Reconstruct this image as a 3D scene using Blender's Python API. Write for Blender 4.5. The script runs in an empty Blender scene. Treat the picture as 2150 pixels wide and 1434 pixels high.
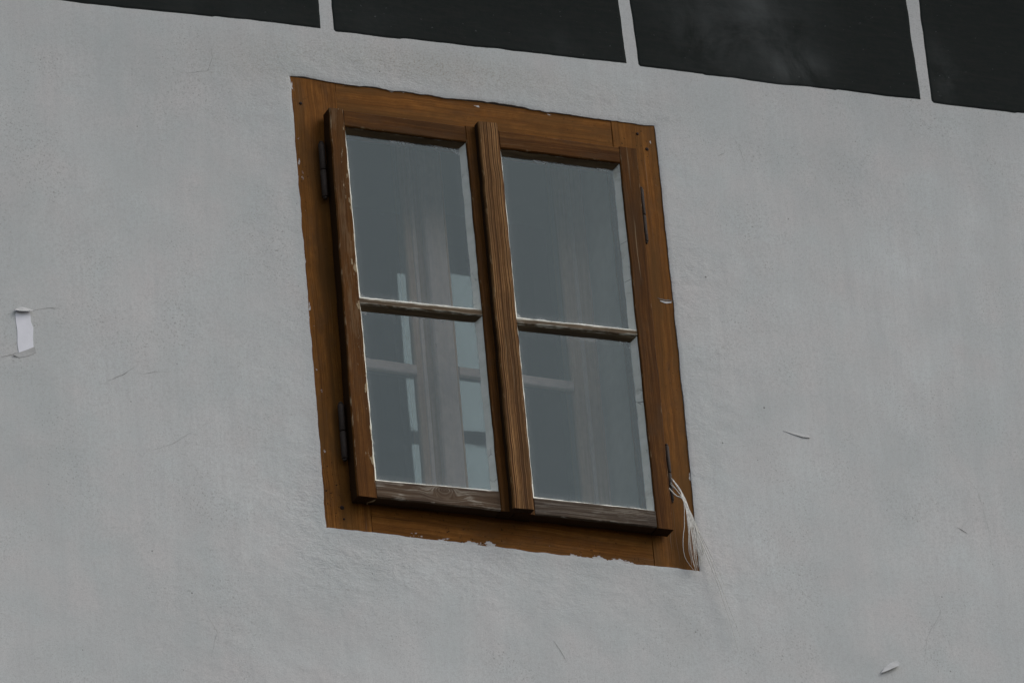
import bpy, bmesh, math, random
import numpy as np
from mathutils import Matrix, Vector

random.seed(7)
rng = np.random.default_rng(11)
sc = bpy.context.scene
col = sc.collection

# ------------------------------------------------------------------ camera
ZC = 7.70                                   # height of the window's centre above the street
cam_d = bpy.data.cameras.new('camera')
cam_d.sensor_width = 36.0
cam_d.lens = 250.83
cam_d.clip_start = 0.1
cam_d.clip_end = 5000.0
cam = bpy.data.objects.new('camera', cam_d)
col.objects.link(cam)
R_ = Vector((0.91634749, -0.3924984, -0.07907138))
U_ = Vector((-0.1132361, -0.44348226, 0.88910127))
D_ = Vector((0.38403758, 0.80577199, 0.45082884))
M = Matrix((R_, U_, -D_)).transposed().to_4x4()
M.translation = Vector((-5.07919, -10.72878, ZC - 6.03834))
cam.matrix_world = M
sc.camera = cam

# ------------------------------------------------------------------ sky, sun, exposure
SUN_EL, SUN_AZ = math.radians(46), math.radians(60)      # azimuth to the right of the wall's normal
sun_dir = Vector((math.sin(SUN_AZ) * math.cos(SUN_EL), -math.cos(SUN_AZ) * math.cos(SUN_EL), math.sin(SUN_EL)))
world = bpy.data.worlds.new('World')
sc.world = world
world.use_nodes = True
wt = world.node_tree
wt.nodes.clear()
w_out = wt.nodes.new('ShaderNodeOutputWorld')
w_bg = wt.nodes.new('ShaderNodeBackground')
w_sky = wt.nodes.new('ShaderNodeTexSky')
w_sky.sky_type = 'NISHITA'
w_sky.sun_disc = False
w_sky.sun_elevation = SUN_EL
w_sky.sun_rotation = math.atan2(sun_dir.x, sun_dir.y)
w_sky.air_density = 1.0
w_sky.dust_density = 3.0
w_sky.ozone_density = 1.0
w_hs = wt.nodes.new('ShaderNodeHueSaturation')           # grey overcast: most of the blue taken out
w_hs.inputs['Saturation'].default_value = 0.62
w_bg.inputs['Strength'].default_value = 0.12
wt.links.new(w_sky.outputs['Color'], w_hs.inputs['Color'])
wt.links.new(w_hs.outputs['Color'], w_bg.inputs['Color'])
wt.links.new(w_bg.outputs['Background'], w_out.inputs['Surface'])
sun_l = bpy.data.lights.new('sun', 'SUN')
sun_l.energy = 1.0
sun_l.angle = math.radians(55)
sun_l.color = (1.0, 0.985, 0.965)
sun = bpy.data.objects.new('sun', sun_l)
col.objects.link(sun)
sun.location = (6, -8, 20)
sun.rotation_euler = (-sun_dir).to_track_quat('-Z', 'Y').to_euler()
sc.view_settings.view_transform = 'Standard'
sc.view_settings.look = 'None'
sc.view_settings.gamma = 1.0
sc.view_settings.use_curve_mapping = False
sc.view_settings.exposure = 0.43
sc.cycles.transparent_max_bounces = 32


# ------------------------------------------------------------------ noise in python
def hash2(ix, iy, s):
    n = (ix.astype(np.int64) * 374761393 + iy.astype(np.int64) * 668265263 + s * 1442695041) & 0x7fffffff
    n = ((n ^ (n >> 13)) * 1274126177) & 0x7fffffff
    return ((n ^ (n >> 16)) & 0xffff) / 65535.0


def vnoise(x, y, s=0):
    x = np.asarray(x, float); y = np.asarray(y, float)
    x, y = np.broadcast_arrays(x, y)
    ix = np.floor(x); iy = np.floor(y)
    fx = x - ix; fy = y - iy
    fx = fx * fx * (3 - 2 * fx); fy = fy * fy * (3 - 2 * fy)
    a = hash2(ix, iy, s); b = hash2(ix + 1, iy, s); c = hash2(ix, iy + 1, s); d = hash2(ix + 1, iy + 1, s)
    return (a + (b - a) * fx) * (1 - fy) + (c + (d - c) * fx) * fy - 0.5


def fbm(x, y, s=0, o=4):
    t = 0; a = 1.0
    for k in range(o):
        t = t + a * vnoise(np.asarray(x) * 2 ** k, np.asarray(y) * 2 ** k, s + 17 * k); a *= 0.5
    return t


# ------------------------------------------------------------------ object helpers
def empty(name, loc=(0, 0, 0), parent=None):
    o = bpy.data.objects.new(name, None)
    o.empty_display_size = 0.1
    col.objects.link(o)
    o.location = loc
    o.parent = parent
    return o


def tag(o, label=None, cat=None, group=None, kind=None):
    for k, v in (('label', label), ('category', cat), ('group', group), ('kind', kind)):
        if v:
            o[k] = v
    return o


def link_mesh(name, me, mats, parent=None, loc=(0, 0, 0)):
    for m in (mats if isinstance(mats, (list, tuple)) else [mats]):
        me.materials.append(m)
    o = bpy.data.objects.new(name, me)
    col.objects.link(o)
    o.parent = parent
    o.location = loc
    return o


def raw_mesh(name, verts, quads, uv=None, attrs=None, extra=()):
    """verts (n,3), quads (m,4) arrays, extra = list of n-gons."""
    me = bpy.data.meshes.new(name)
    faces = [tuple(q) for q in quads] if len(quads) < 20000 else None
    if faces is not None:
        me.from_pydata([tuple(v) for v in verts], [], faces + [tuple(e) for e in extra])
    else:
        me.vertices.add(len(verts)); me.vertices.foreach_set('co', np.asarray(verts, np.float32).ravel())
        q = np.asarray(quads, np.int32)
        me.loops.add(q.size); me.loops.foreach_set('vertex_index', q.ravel())
        me.polygons.add(len(q))
        me.polygons.foreach_set('loop_start', np.arange(0, q.size, 4, dtype=np.int32))
        me.polygons.foreach_set('loop_total', np.full(len(q), 4, np.int32))
        me.update(calc_edges=True)
    me.validate()
    if uv is not None:
        lay = me.uv_layers.new(name='UV')
        li = np.empty(len(me.loops), np.int32); me.loops.foreach_get('vertex_index', li)
        lay.data.foreach_set('uv', np.asarray(uv, np.float32)[li].ravel())
    for k, v in (attrs or {}).items():
        a = me.attributes.new(k, 'FLOAT', 'POINT'); a.data.foreach_set('value', np.asarray(v, np.float32).ravel())
    me.update()
    return me


def grid_quads(n, m, keep=None):
    i, j = np.meshgrid(np.arange(n - 1), np.arange(m - 1), indexing='ij')
    if keep is not None:
        i = i[keep]; j = j[keep]
    a = (i * m + j).ravel()
    return np.stack([a, a + 1, a + m + 1, a + m], -1)


def facing_out(verts, quads):
    """turn the winding so that the faces with the smallest y look to -y (the street)"""
    v = np.asarray(verts); q = np.asarray(quads)
    nrm = np.cross(v[q[:, 1]] - v[q[:, 0]], v[q[:, 3]] - v[q[:, 0]])
    if nrm[:, 1].sum() > 0:
        q = q[:, ::-1]
    return q


def board(name, a0, a1, b0, b1, yf, yb, mat, parent, loc=(0, 0, 0), bev=0.0018, wear=1.0, jit=0.0004,
          resid_a=0.0, resid_b=0.0, seg=0.012, bow=0.0, ramp=(1.0, 1.0)):
    """A wooden member: a-edge from a0 to a1, b-edge from b0 to b1 (x, z), front at yf, back at yb."""
    a0, a1, b0, b1 = [np.array(p, float) for p in (a0, a1, b0, b1)]
    L = np.linalg.norm(a1 - a0); w = np.linalg.norm(b0 - a0)
    n = max(3, int(L / seg) + 1)
    t = np.linspace(0, 1, n)
    A = a0 + (a1 - a0) * t[:, None]; B = b0 + (b1 - b0) * t[:, None]
    d = (B - A); d = d / np.linalg.norm(d, axis=1)[:, None]
    s = random.randint(0, 9999)
    A = A + d * (fbm(t * L / 0.03, 0 * t, s, 3) * 2 * jit)[:, None]
    B = B + d * (fbm(t * L / 0.03, 0 * t + 9, s, 3) * 2 * jit)[:, None]
    W = np.linalg.norm(B - A, axis=1)
    ins = [min(x, w * 0.45) for x in (0, 0, bev, 0.005, 0.012, 0.026)]
    ys_ = min(yf + bev + 0.004, (yf + yb) / 2)
    prof = [(0, ins[0], yb, 0.0), (0, ins[0], ys_, 0.05), (0, ins[1], yf + bev, 0.85), (0, ins[2], yf, 1.0), (0, ins[3], yf, 0.35), (0, ins[4], yf, 0.0), (0, ins[5], yf, 0.0),
            (1, ins[5], yf, 0.0), (1, ins[4], yf, 0.0), (1, ins[3], yf, 0.35), (1, ins[2], yf, 1.0), (1, ins[1], yf + bev, 0.85), (1, ins[0], ys_, 0.05), (1, ins[0], yb, 0.0)]
    V, UVs, WE, RE, FA = [], [], [], [], []
    acc = 0.0
    for k, (side, off, y, we) in enumerate(prof):
        P = A + d * off if side == 0 else B - d * off
        yy = y + (fbm(t * L / 0.05, np.full_like(t, k * 0.37), s + 3, 3) * 0.0005 if y < yb else 0 * t) + bow * 4 * t * (1 - t)
        V.append(np.stack([P[:, 0], yy, P[:, 1]], -1))
        vv = off if side == 0 else w - off
        if k in (0,):
            vv = -abs(yb - yf)
        if k == len(prof) - 1:
            vv = w + abs(yb - yf)
        if k == 1:
            vv = -abs(ys_ - yf)
        if k == len(prof) - 2:
            vv = w + abs(ys_ - yf)
        UVs.append(np.stack([t * L, np.full_like(t, vv)], -1))
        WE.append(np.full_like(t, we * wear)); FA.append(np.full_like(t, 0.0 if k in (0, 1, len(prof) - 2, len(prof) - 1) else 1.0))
        ra = resid_a * (1 if side == 0 else 0) * max(0, 1 - off / 0.026)
        rb = resid_b * (1 if side == 1 else 0) * max(0, 1 - off / 0.026)
        RE.append((ra + rb) * (ramp[0] + (ramp[1] - ramp[0]) * t))
    m = len(prof)
    V = np.stack(V, 1).reshape(-1, 3); UVs = np.stack(UVs, 1).reshape(-1, 2)
    WE = np.stack(WE, 1).ravel(); RE = np.stack(RE, 1).ravel(); FA = np.stack(FA, 1).ravel()
    q = facing_out(V, grid_quads(n, m))
    # end caps on vertices of their own
    c0 = np.arange(m); c1 = np.arange((n - 1) * m, n * m)
    V2 = np.vstack([V, V[c0], V[c1]])
    UV2 = np.vstack([UVs, UVs[c0] * [0, 1] + [0, 0], UVs[c1]])
    WE2 = np.concatenate([WE, WE[c0] * 0.5, WE[c1] * 0.5]); RE2 = np.concatenate([RE, RE[c0], RE[c1]])
    e0 = list(range(n * m, n * m + m)); e1 = list(range(n * m + m, n * m + 2 * m))[::-1]
    me = raw_mesh(name, V2, q, UV2, {'wear': WE2, 'resid': RE2, 'front': np.concatenate([FA, FA[c0] * 0, FA[c1] * 0])}, (e0, e1))
    return link_mesh(name, me, mat, parent, loc)


def lathe(name, prof, mat, parent, loc, n=12, axis='z'):
    """prof: list of (radius, height)"""
    V, F = [], []
    for r, h in prof:
        for k in range(n):
            a = 2 * math.pi * k / n
            c, s = r * math.cos(a), r * math.sin(a)
            V.append((c, s, h) if axis == 'z' else (c, h, s))
    for i in range(len(prof) - 1):
        for k in range(n):
            F.append((i * n + k, i * n + (k + 1) % n, (i + 1) * n + (k + 1) % n, (i + 1) * n + k))
    me = bpy.data.meshes.new(name); me.from_pydata(V, [], F + [tuple(range(n))[::-1], tuple(range(n * (len(prof) - 1), n * len(prof)))])
    bm = bmesh.new(); bm.from_mesh(me); bmesh.ops.recalc_face_normals(bm, faces=bm.faces); bm.to_mesh(me); bm.free()
    for p in me.polygons:
        p.use_smooth = len(p.vertices) == 4
    return link_mesh(name, me, mat, parent, loc)


def tube(name, pts, rad, mat, parent=None, loc=(0, 0, 0), n=5):
    pts = np.asarray(pts, float); N = len(pts)
    tan = np.gradient(pts, axis=0); tan /= np.linalg.norm(tan, axis=1)[:, None]
    V = []
    for i in range(N):
        e1 = np.cross(tan[i], (0, 1, 0.01)); e1 /= np.linalg.norm(e1); e2 = np.cross(tan[i], e1)
        r = rad[i] if hasattr(rad, '__len__') else rad
        for k in range(n):
            a = 2 * math.pi * k / n
            V.append(pts[i] + r * (math.cos(a) * e1 + math.sin(a) * e2))
    F = [(i * n + k, i * n + (k + 1) % n, (i + 1) * n + (k + 1) % n, (i + 1) * n + k) for i in range(N - 1) for k in range(n)]
    me = bpy.data.meshes.new(name); me.from_pydata([tuple(v) for v in V], [], F + [tuple(range(n))[::-1], tuple(range((N - 1) * n, N * n))])
    bm = bmesh.new(); bm.from_mesh(me); bmesh.ops.recalc_face_normals(bm, faces=bm.faces); bm.to_mesh(me); bm.free()
    for p in me.polygons:
        p.use_smooth = True
    return link_mesh(name, me, mat, parent, loc)


# ------------------------------------------------------------------ materials
class NT:
    def __init__(self, name):
        self.m = bpy.data.materials.new(name); self.m.use_nodes = True
        self.t = self.m.node_tree; self.t.nodes.clear()
        self.out = self.t.nodes.new('ShaderNodeOutputMaterial')

    def n(self, kind, **kw):
        nd = self.t.nodes.new('ShaderNode' + kind)
        for k, v in kw.items():
            setattr(nd, k, v)
        return nd

    def set(self, sock, v):
        if hasattr(v, 'links') or isinstance(v, bpy.types.NodeSocket):
            self.t.links.new(v, sock)
        else:
            if isinstance(v, (tuple, list)) and len(v) == 3 and sock.type == 'RGBA':
                v = (*v, 1)
            sock.default_value = v

    def math(self, op, a, b=0.0, c=None, clamp=False):
        nd = self.n('Math', operation=op, use_clamp=clamp)
        self.set(nd.inputs[0], a); self.set(nd.inputs[1], b)
        if c is not None:
            self.set(nd.inputs[2], c)
        return nd.outputs[0]

    def vec(self, op, a, b):
        nd = self.n('VectorMath', operation=op)
        self.set(nd.inputs[0], a); self.set(nd.inputs[1], b)
        return nd.outputs[1] if op == 'DISTANCE' else nd.outputs[0]

    def noise(self, vec, scale, detail=3.0, rough=0.55, dist=0.0):
        nd = self.n('TexNoise')
        self.set(nd.inputs['Vector'], vec); nd.inputs['Scale'].default_value = scale
        nd.inputs['Detail'].default_value = detail; nd.inputs['Roughness'].default_value = rough
        nd.inputs['Distortion'].default_value = dist
        return nd.outputs['Fac']

    def rng(self, v, a, b, c=0.0, d=1.0, smooth=False):
        nd = self.n('MapRange', interpolation_type='SMOOTHSTEP' if smooth else 'LINEAR')
        self.set(nd.inputs[0], v)
        for k, x in zip((1, 2, 3, 4), (a, b, c, d)):
            nd.inputs[k].default_value = x
        return nd.outputs[0]

    def mix(self, f, a, b, blend='MIX'):
        nd = self.n('Mix', data_type='RGBA', blend_type=blend)
        self.set(nd.inputs[0], f); self.set(nd.inputs[6], a); self.set(nd.inputs[7], b)
        return nd.outputs[2]

    def attr(self, name):
        return self.n('Attribute', attribute_name=name).outputs['Fac']

    def bump(self, h, strength=0.5, dist=0.002, normal=None):
        nd = self.n('Bump'); self.set(nd.inputs['Height'], h)
        self.set(nd.inputs['Strength'], strength); nd.inputs['Distance'].default_value = dist
        if normal is not None:
            self.set(nd.inputs['Normal'], normal)
        return nd.outputs['Normal']

    def principled(self, color, rough=0.7, normal=None, spec=0.4, metal=0.0):
        nd = self.n('BsdfPrincipled')
        self.set(nd.inputs['Base Color'], color); self.set(nd.inputs['Roughness'], rough)
        nd.inputs['Specular IOR Level'].default_value = spec; nd.inputs['Metallic'].default_value = metal
        if normal is not None:
            self.set(nd.inputs['Normal'], normal)
        self.t.links.new(nd.outputs[0], self.out.inputs['Surface'])
        return nd


def wood(name, dark, mid, light, worn, white=(0.50, 0.49, 0.47), fibre=1.0, blotch=0.35, speck=0.0, wear=0.5, rough=0.6,
         bump=0.35, groove=False, knot=None, spec=0.3, warp=0.006, worn_patch=0.0, tone=0.6, scratch=0.45, side=None, grit=0.30, grey=0.0):
    N = NT(name)
    uv = N.n('UVMap', uv_map='UV').outputs[0]
    rnd = N.math('MULTIPLY', N.n('ObjectInfo').outputs['Random'], 50.0)
    cz = N.n('CombineXYZ'); N.set(cz.inputs[2], rnd)
    p0 = N.vec('ADD', uv, cz.outputs[0])                       # metres, a different slice of the noise for every piece
    sep = N.n('SeparateXYZ'); N.set(sep.inputs[0], p0)
    wv = N.math('MULTIPLY', N.math('SUBTRACT', N.noise(N.vec('MULTIPLY', p0, (5, 14, 1)), 1.0, 2), 0.5), warp * 2)
    v = N.math('ADD', sep.outputs[1], wv)
    u = sep.outputs[0]
    if knot:
        c = N.n('CombineXYZ'); N.set(c.inputs[0], N.math('MULTIPLY', N.math('SUBTRACT', u, knot[0]), 0.55)); N.set(c.inputs[1], N.math('SUBTRACT', sep.outputs[1], knot[1]))
        r = N.vec('DISTANCE', c.outputs[0], (0, 0, 0))
        g = N.rng(r, 0.0, 0.03, 1.0, 0.0, True)
        v = N.math('ADD', N.math('MULTIPLY', v, N.math('SUBTRACT', 1.0, g)), N.math('MULTIPLY', r, N.math('MULTIPLY', g, 1.6)))
    cv = N.n('CombineXYZ'); N.set(cv.inputs[0], u); N.set(cv.inputs[1], v); N.set(cv.inputs[2], sep.outputs[2])
    pg = cv.outputs[0]
    fine = N.noise(N.vec('MULTIPLY', pg, (9, 520 * fibre, 1)), 1.0, 3, 0.6)
    band = N.noise(N.vec('MULTIPLY', pg, (2.2, 130 * fibre, 1)), 1.0, 3, 0.6)
    blot = N.noise(N.vec('MULTIPLY', p0, (9, 16, 1)), 1.0, 5, 0.62)
    blot2 = N.noise(N.vec('MULTIPLY', p0, (60, 90, 1)), 1.0, 4, 0.65)
    if groove:
        gr = N.math('ADD', N.math('MULTIPLY', N.rng(N.noise(N.vec('MULTIPLY', pg, (0.9, 640, 1)), 1.0, 1, 0.5), 0.36, 0.66), 0.75), N.math('MULTIPLY', N.rng(fine, 0.3, 0.7), 0.3))
    else:
        gr = N.math('ADD', N.math('MULTIPLY', N.rng(fine, 0.3, 0.7), 0.45), N.math('MULTIPLY', N.rng(band, 0.28, 0.72), 0.55))
    c = N.mix(N.rng(gr, 0.1, 0.55), dark, mid)
    c = N.mix(N.rng(gr, 0.5, 0.95), c, light)
    # weather-worn blotches: darker varnish left in patches, paler wood where it has gone
    c = N.mix(N.math('MULTIPLY', N.rng(blot, 0.52, 0.72), blotch, clamp=True), c, tuple(x * 0.38 for x in mid), 'MIX')
    c = N.mix(N.math('MULTIPLY', N.rng(blot2, 0.35, 0.68), grit), c, tuple(x * 0.55 for x in mid))
    if grey:                     # bleached, dirty patches where the varnish has gone
        gp = N.rng(N.math('ADD', N.noise(N.vec('MULTIPLY', p0, (11, 30, 1)), 1.0, 5, 0.68), N.math('MULTIPLY', N.math('SUBTRACT', fine, 0.5), 0.3)), 0.50, 0.64)
        c = N.mix(N.math('MULTIPLY', gp, grey), c, tuple(0.45 * x + y for x, y in zip(mid, (0.020, 0.020, 0.016))))
    if worn_patch:
        wp = N.math('MULTIPLY', N.rng(N.math('ADD', N.noise(N.vec('MULTIPLY', p0, (7, 26, 1)), 1.0, 6, 0.68), N.math('MULTIPLY', N.math('SUBTRACT', fine, 0.5), 0.35)), 0.52, 0.60), worn_patch)
        c = N.mix(wp, c, worn)
    # specks
    if speck:
        sp = N.rng(N.noise(N.vec('MULTIPLY', p0, (1, 1, 1)), 190.0, 2, 0.5), 0.66, 0.72)
        reg = N.rng(N.noise(p0, 5.0, 2), 0.42, 0.6)
        c = N.mix(N.math('MULTIPLY', N.math('MULTIPLY', sp, reg), speck, clamp=True), c, (0.012, 0.008, 0.004))
    # slow changes of tone along the board, and long fine scratches
    c = N.mix(N.math('MULTIPLY', N.rng(N.noise(N.vec('MULTIPLY', p0, (3.5, 22, 1)), 1.0, 4, 0.6), 0.40, 0.66), tone), c, tuple(x * y for x, y in zip(mid, (0.52, 0.62, 0.9))))
    scr = N.math('MULTIPLY', N.rng(N.noise(N.vec('MULTIPLY', pg, (5, 380, 1)), 1.0, 1, 0.5), 0.70, 0.76), N.rng(N.noise(N.vec('MULTIPLY', p0, (4, 30, 1)), 1.0, 2), 0.45, 0.60))
    c = N.mix(N.math('MULTIPLY', scr, scratch), c, worn)
    # bare edges
    wa = N.attr('wear')
    wn = N.noise(N.vec('MULTIPLY', p0, (38, 160, 1)), 1.0, 4, 0.65)
    wm = N.rng(N.math('ADD', N.math('MULTIPLY', wa, wear), N.math('MULTIPLY', N.math('SUBTRACT', wn, 0.5), 1.1)), 0.42, 0.62)
    c = N.mix(N.math('MULTIPLY', wm, 0.85), c, worn)
    if side:                     # shade painted into the colour of sides, undersides and ends
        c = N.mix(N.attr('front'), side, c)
    # limewash and old white paint left along the outer edge
    ra = N.attr('resid')
    rn = N.noise(N.vec('MULTIPLY', p0, (30, 70, 1)), 1.0, 5, 0.6)
    rm = N.rng(N.math('ADD', ra, N.math('MULTIPLY', N.math('SUBTRACT', rn, 0.5), 2.6)), 0.60, 0.68)
    rm = N.math('MULTIPLY', rm, N.rng(ra, 0.02, 0.12))
    c = N.mix(rm, c, white)
    h = N.math('ADD', gr, N.math('MULTIPLY', rm, 1.2))
    nm = N.bump(h, bump, 0.0012)
    N.principled(c, rough, nm, spec)
    return N.m


MAT = {}
MAT['frame'] = wood('varnished_frame_wood', (0.072, 0.027, 0.005), (0.212, 0.082, 0.0145), (0.315, 0.135, 0.030), (0.30, 0.25, 0.19), blotch=0.85, speck=1.0, tone=1.0, grit=0.55, grey=0.5, scratch=0.3,
                    wear=0.14, rough=0.6, bump=0.2, spec=0.05)
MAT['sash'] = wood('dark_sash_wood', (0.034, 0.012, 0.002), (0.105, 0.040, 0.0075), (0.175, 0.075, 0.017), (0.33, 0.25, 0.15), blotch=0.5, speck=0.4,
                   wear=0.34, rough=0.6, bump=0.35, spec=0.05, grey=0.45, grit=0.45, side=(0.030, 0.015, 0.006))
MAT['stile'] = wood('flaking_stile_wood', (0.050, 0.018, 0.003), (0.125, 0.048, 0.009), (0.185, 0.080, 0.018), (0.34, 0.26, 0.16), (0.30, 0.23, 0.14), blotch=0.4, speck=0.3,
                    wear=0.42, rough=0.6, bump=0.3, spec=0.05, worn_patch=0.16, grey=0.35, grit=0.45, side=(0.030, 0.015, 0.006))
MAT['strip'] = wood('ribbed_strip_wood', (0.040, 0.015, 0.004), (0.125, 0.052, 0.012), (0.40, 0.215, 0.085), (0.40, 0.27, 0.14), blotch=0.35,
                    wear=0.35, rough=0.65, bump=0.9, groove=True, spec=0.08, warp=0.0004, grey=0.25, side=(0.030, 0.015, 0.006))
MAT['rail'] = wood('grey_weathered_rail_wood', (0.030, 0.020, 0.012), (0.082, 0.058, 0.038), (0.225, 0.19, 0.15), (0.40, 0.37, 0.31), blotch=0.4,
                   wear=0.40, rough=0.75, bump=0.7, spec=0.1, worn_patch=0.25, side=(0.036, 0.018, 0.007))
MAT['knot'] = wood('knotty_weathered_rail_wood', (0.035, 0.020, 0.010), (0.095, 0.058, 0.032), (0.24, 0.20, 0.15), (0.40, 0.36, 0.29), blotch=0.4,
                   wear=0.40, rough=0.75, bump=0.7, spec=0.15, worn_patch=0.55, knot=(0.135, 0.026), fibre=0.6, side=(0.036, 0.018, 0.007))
MAT['bar'] = wood('glazing_bar_wood', (0.045, 0.028, 0.014), (0.115, 0.074, 0.036), (0.19, 0.14, 0.085), (0.42, 0.40, 0.33), blotch=0.4,
                  wear=0.55, rough=0.65, bump=0.4, spec=0.2)
MAT['inner'] = wood('pinkish_inner_paint', (0.82, 0.60, 0.51), (0.86, 0.64, 0.55), (0.89, 0.68, 0.59), (0.36, 0.22, 0.13), blotch=0.15,
                    wear=0.30, rough=0.6, bump=0.12, spec=0.2, tone=0.15, scratch=0.0)
MAT['innerwood'] = wood('brown_inner_wood', (0.56, 0.34, 0.23), (0.66, 0.41, 0.28), (0.72, 0.48, 0.34), (0.36, 0.24, 0.15), blotch=0.2,
                        wear=0.30, rough=0.6, bump=0.15, spec=0.2, tone=0.15, scratch=0.0)


def m_plaster():
    N = NT('limewashed_plaster')
    p = N.n('TexCoord').outputs['Object']
    ra = N.attr('rough')
    fine = N.noise(p, 420.0, 3, 0.6)
    mid = N.noise(p, 130.0, 4, 0.62)
    trow = N.noise(N.vec('MULTIPLY', p, (1, 1, 1.9)), 85.0, 4, 0.62, 0.5)
    brush = N.noise(N.vec('MULTIPLY', p, (60, 60, 4)), 1.0, 4, 0.6)
    brush2 = N.noise(N.vec('MULTIPLY', p, (230, 230, 14)), 1.0, 3, 0.6)
    big = N.noise(p, 1.7, 4, 0.55)
    big2 = N.noise(N.vec('ADD', p, (7.3, 1.1, 4.7)), 4.5, 4, 0.6)
    tint = N.noise(N.vec('ADD', p, (3.1, 8.1, 2.7)), 9.0, 3, 0.6)
    c = N.mix(N.rng(big, 0.33, 0.67), (0.465, 0.490, 0.474), (0.586, 0.606, 0.588))
    c = N.mix(N.rng(tint, 0.35, 0.68), c, (0.556, 0.541, 0.520))
    c = N.mix(N.math('MULTIPLY', N.rng(big2, 0.46, 0.72), 0.65), c, (0.452, 0.482, 0.468))
    c = N.mix(N.math('MULTIPLY', N.rng(brush, 0.42, 0.72), 0.35), c, (0.46, 0.462, 0.455))
    c = N.mix(N.math('MULTIPLY', N.rng(brush2, 0.40, 0.75), 0.22), c, (0.43, 0.43, 0.42))
    c = N.mix(N.math('MULTIPLY', N.rng(fine, 0.45, 0.72), 0.55), c, (0.36, 0.355, 0.34))
    c = N.mix(N.math('MULTIPLY', N.rng(mid, 0.50, 0.72), 0.42), c, (0.38, 0.38, 0.365))
    rain = N.noise(N.vec('MULTIPLY', N.vec('ADD', p, (4.4, 0.0, 1.2)), (13, 13, 0.9)), 1.0, 4, 0.62)
    c = N.mix(N.math('MULTIPLY', N.rng(rain, 0.48, 0.72), 0.40), c, (0.445, 0.462, 0.446))
    damp = N.noise(N.vec('ADD', p, (1.3, 2.0, 8.8)), 2.6, 6, 0.66, 0.5)
    c = N.mix(N.math('MULTIPLY', N.rng(damp, 0.54, 0.66), 0.22), c, (0.42, 0.42, 0.40))
    dots = N.math('MULTIPLY', N.rng(N.noise(N.vec('ADD', p, (2.2, 5.5, 9.1)), 300.0, 2, 0.5), 0.60, 0.70), N.rng(N.noise(p, 6.0, 4, 0.6), 0.44, 0.62))
    c = N.mix(N.math('MULTIPLY', dots, 0.65), c, (0.24, 0.235, 0.215))
    # brownish dirt in the patch above the window
    st = N.attr('stain')
    sn = N.rng(N.noise(p, 260.0, 3, 0.6), 0.50, 0.68)
    c = N.mix(N.math('MULTIPLY', st, N.math('ADD', N.math('MULTIPLY', sn, 0.55), 0.16), clamp=True), c, (0.29, 0.255, 0.195))
    # pin holes and fly specks
    vo = N.n('TexVoronoi', feature='F1'); N.set(vo.inputs['Vector'], p); vo.inputs['Scale'].default_value = 42.0
    vo.inputs['Randomness'].default_value = 1.0
    gate = N.rng(N.n('SeparateColor').outputs[0], 0.0, 1.0)
    scn = N.n('SeparateColor'); N.set(scn.inputs[0], vo.outputs['Color'])
    rad = N.math('MULTIPLY', N.rng(scn.outputs[0], 0.80, 1.0), 0.10)
    pit = N.math('MULTIPLY', N.rng(N.math('SUBTRACT', rad, vo.outputs['Distance']), 0.0, 0.03), N.rng(big2, 0.40, 0.55))
    c = N.mix(N.math('MULTIPLY', pit, 0.75), c, (0.15, 0.145, 0.13))
    h = N.math('ADD', N.math('MULTIPLY', fine, 0.40), N.math('MULTIPLY', mid, 0.55))
    h = N.math('ADD', h, N.math('MULTIPLY', N.math('MULTIPLY', N.rng(trow, 0.42, 0.75), 0.55), ra))
    h = N.math('SUBTRACT', h, N.math('MULTIPLY', pit, 1.5))
    nm = N.bump(h, N.math('ADD', 0.16, N.math('MULTIPLY', ra, 0.20)), 0.0022)
    N.principled(c, 0.9, nm, 0.1)
    return N.m


def m_plain(name, c, rough=0.8, spec=0.2, scale=60.0, var=0.25, bump=0.2, metal=0.0, dist=0.0015):
    N = NT(name)
    p = N.n('TexCoord').outputs['Object']
    a = N.noise(p, scale, 4, 0.6); b = N.noise(p, scale * 0.12, 3, 0.6)
    cc = N.mix(N.rng(a, 0.3, 0.75), tuple(x * (1 + var * 0.4) for x in c), tuple(x * (1 - var) for x in c))
    cc = N.mix(N.math('MULTIPLY', N.rng(b, 0.4, 0.7), 0.5), cc, tuple(x * (1 - var) for x in c))
    N.principled(cc, rough, N.bump(a, bump, dist), spec, metal)
    return N.m


def m_black():
    N = NT('black_green_lime_paint')
    p = N.n('TexCoord').outputs['Object']
    a = N.noise(p, 90.0, 4, 0.6); b = N.noise(p, 7.0, 5, 0.62, 0.4)
    br = N.noise(N.vec('MULTIPLY', p, (16, 16, 120)), 1.0, 4, 0.6)
    c = N.mix(N.rng(a, 0.3, 0.75), (0.0122, 0.0162, 0.0146), (0.0165, 0.0187, 0.0172))
    c = N.mix(N.math('MULTIPLY', N.rng(br, 0.45, 0.75), 0.5), c, (0.025, 0.0245, 0.022))
    sm = N.math('MULTIPLY', N.attr('chalk'), N.rng(b, 0.36, 0.70))
    c = N.mix(N.math('MULTIPLY', sm, 0.75, clamp=True), c, (0.115, 0.122, 0.120))
    sp = N.rng(N.noise(p, 170.0, 2, 0.5), 0.73, 0.77)
    c = N.mix(N.math('MULTIPLY', sp, 0.5), c, (0.11, 0.115, 0.115))
    N.principled(c, 0.9, N.bump(N.math('ADD', a, br), 0.25, 0.0015), 0.12)
    return N.m


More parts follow.
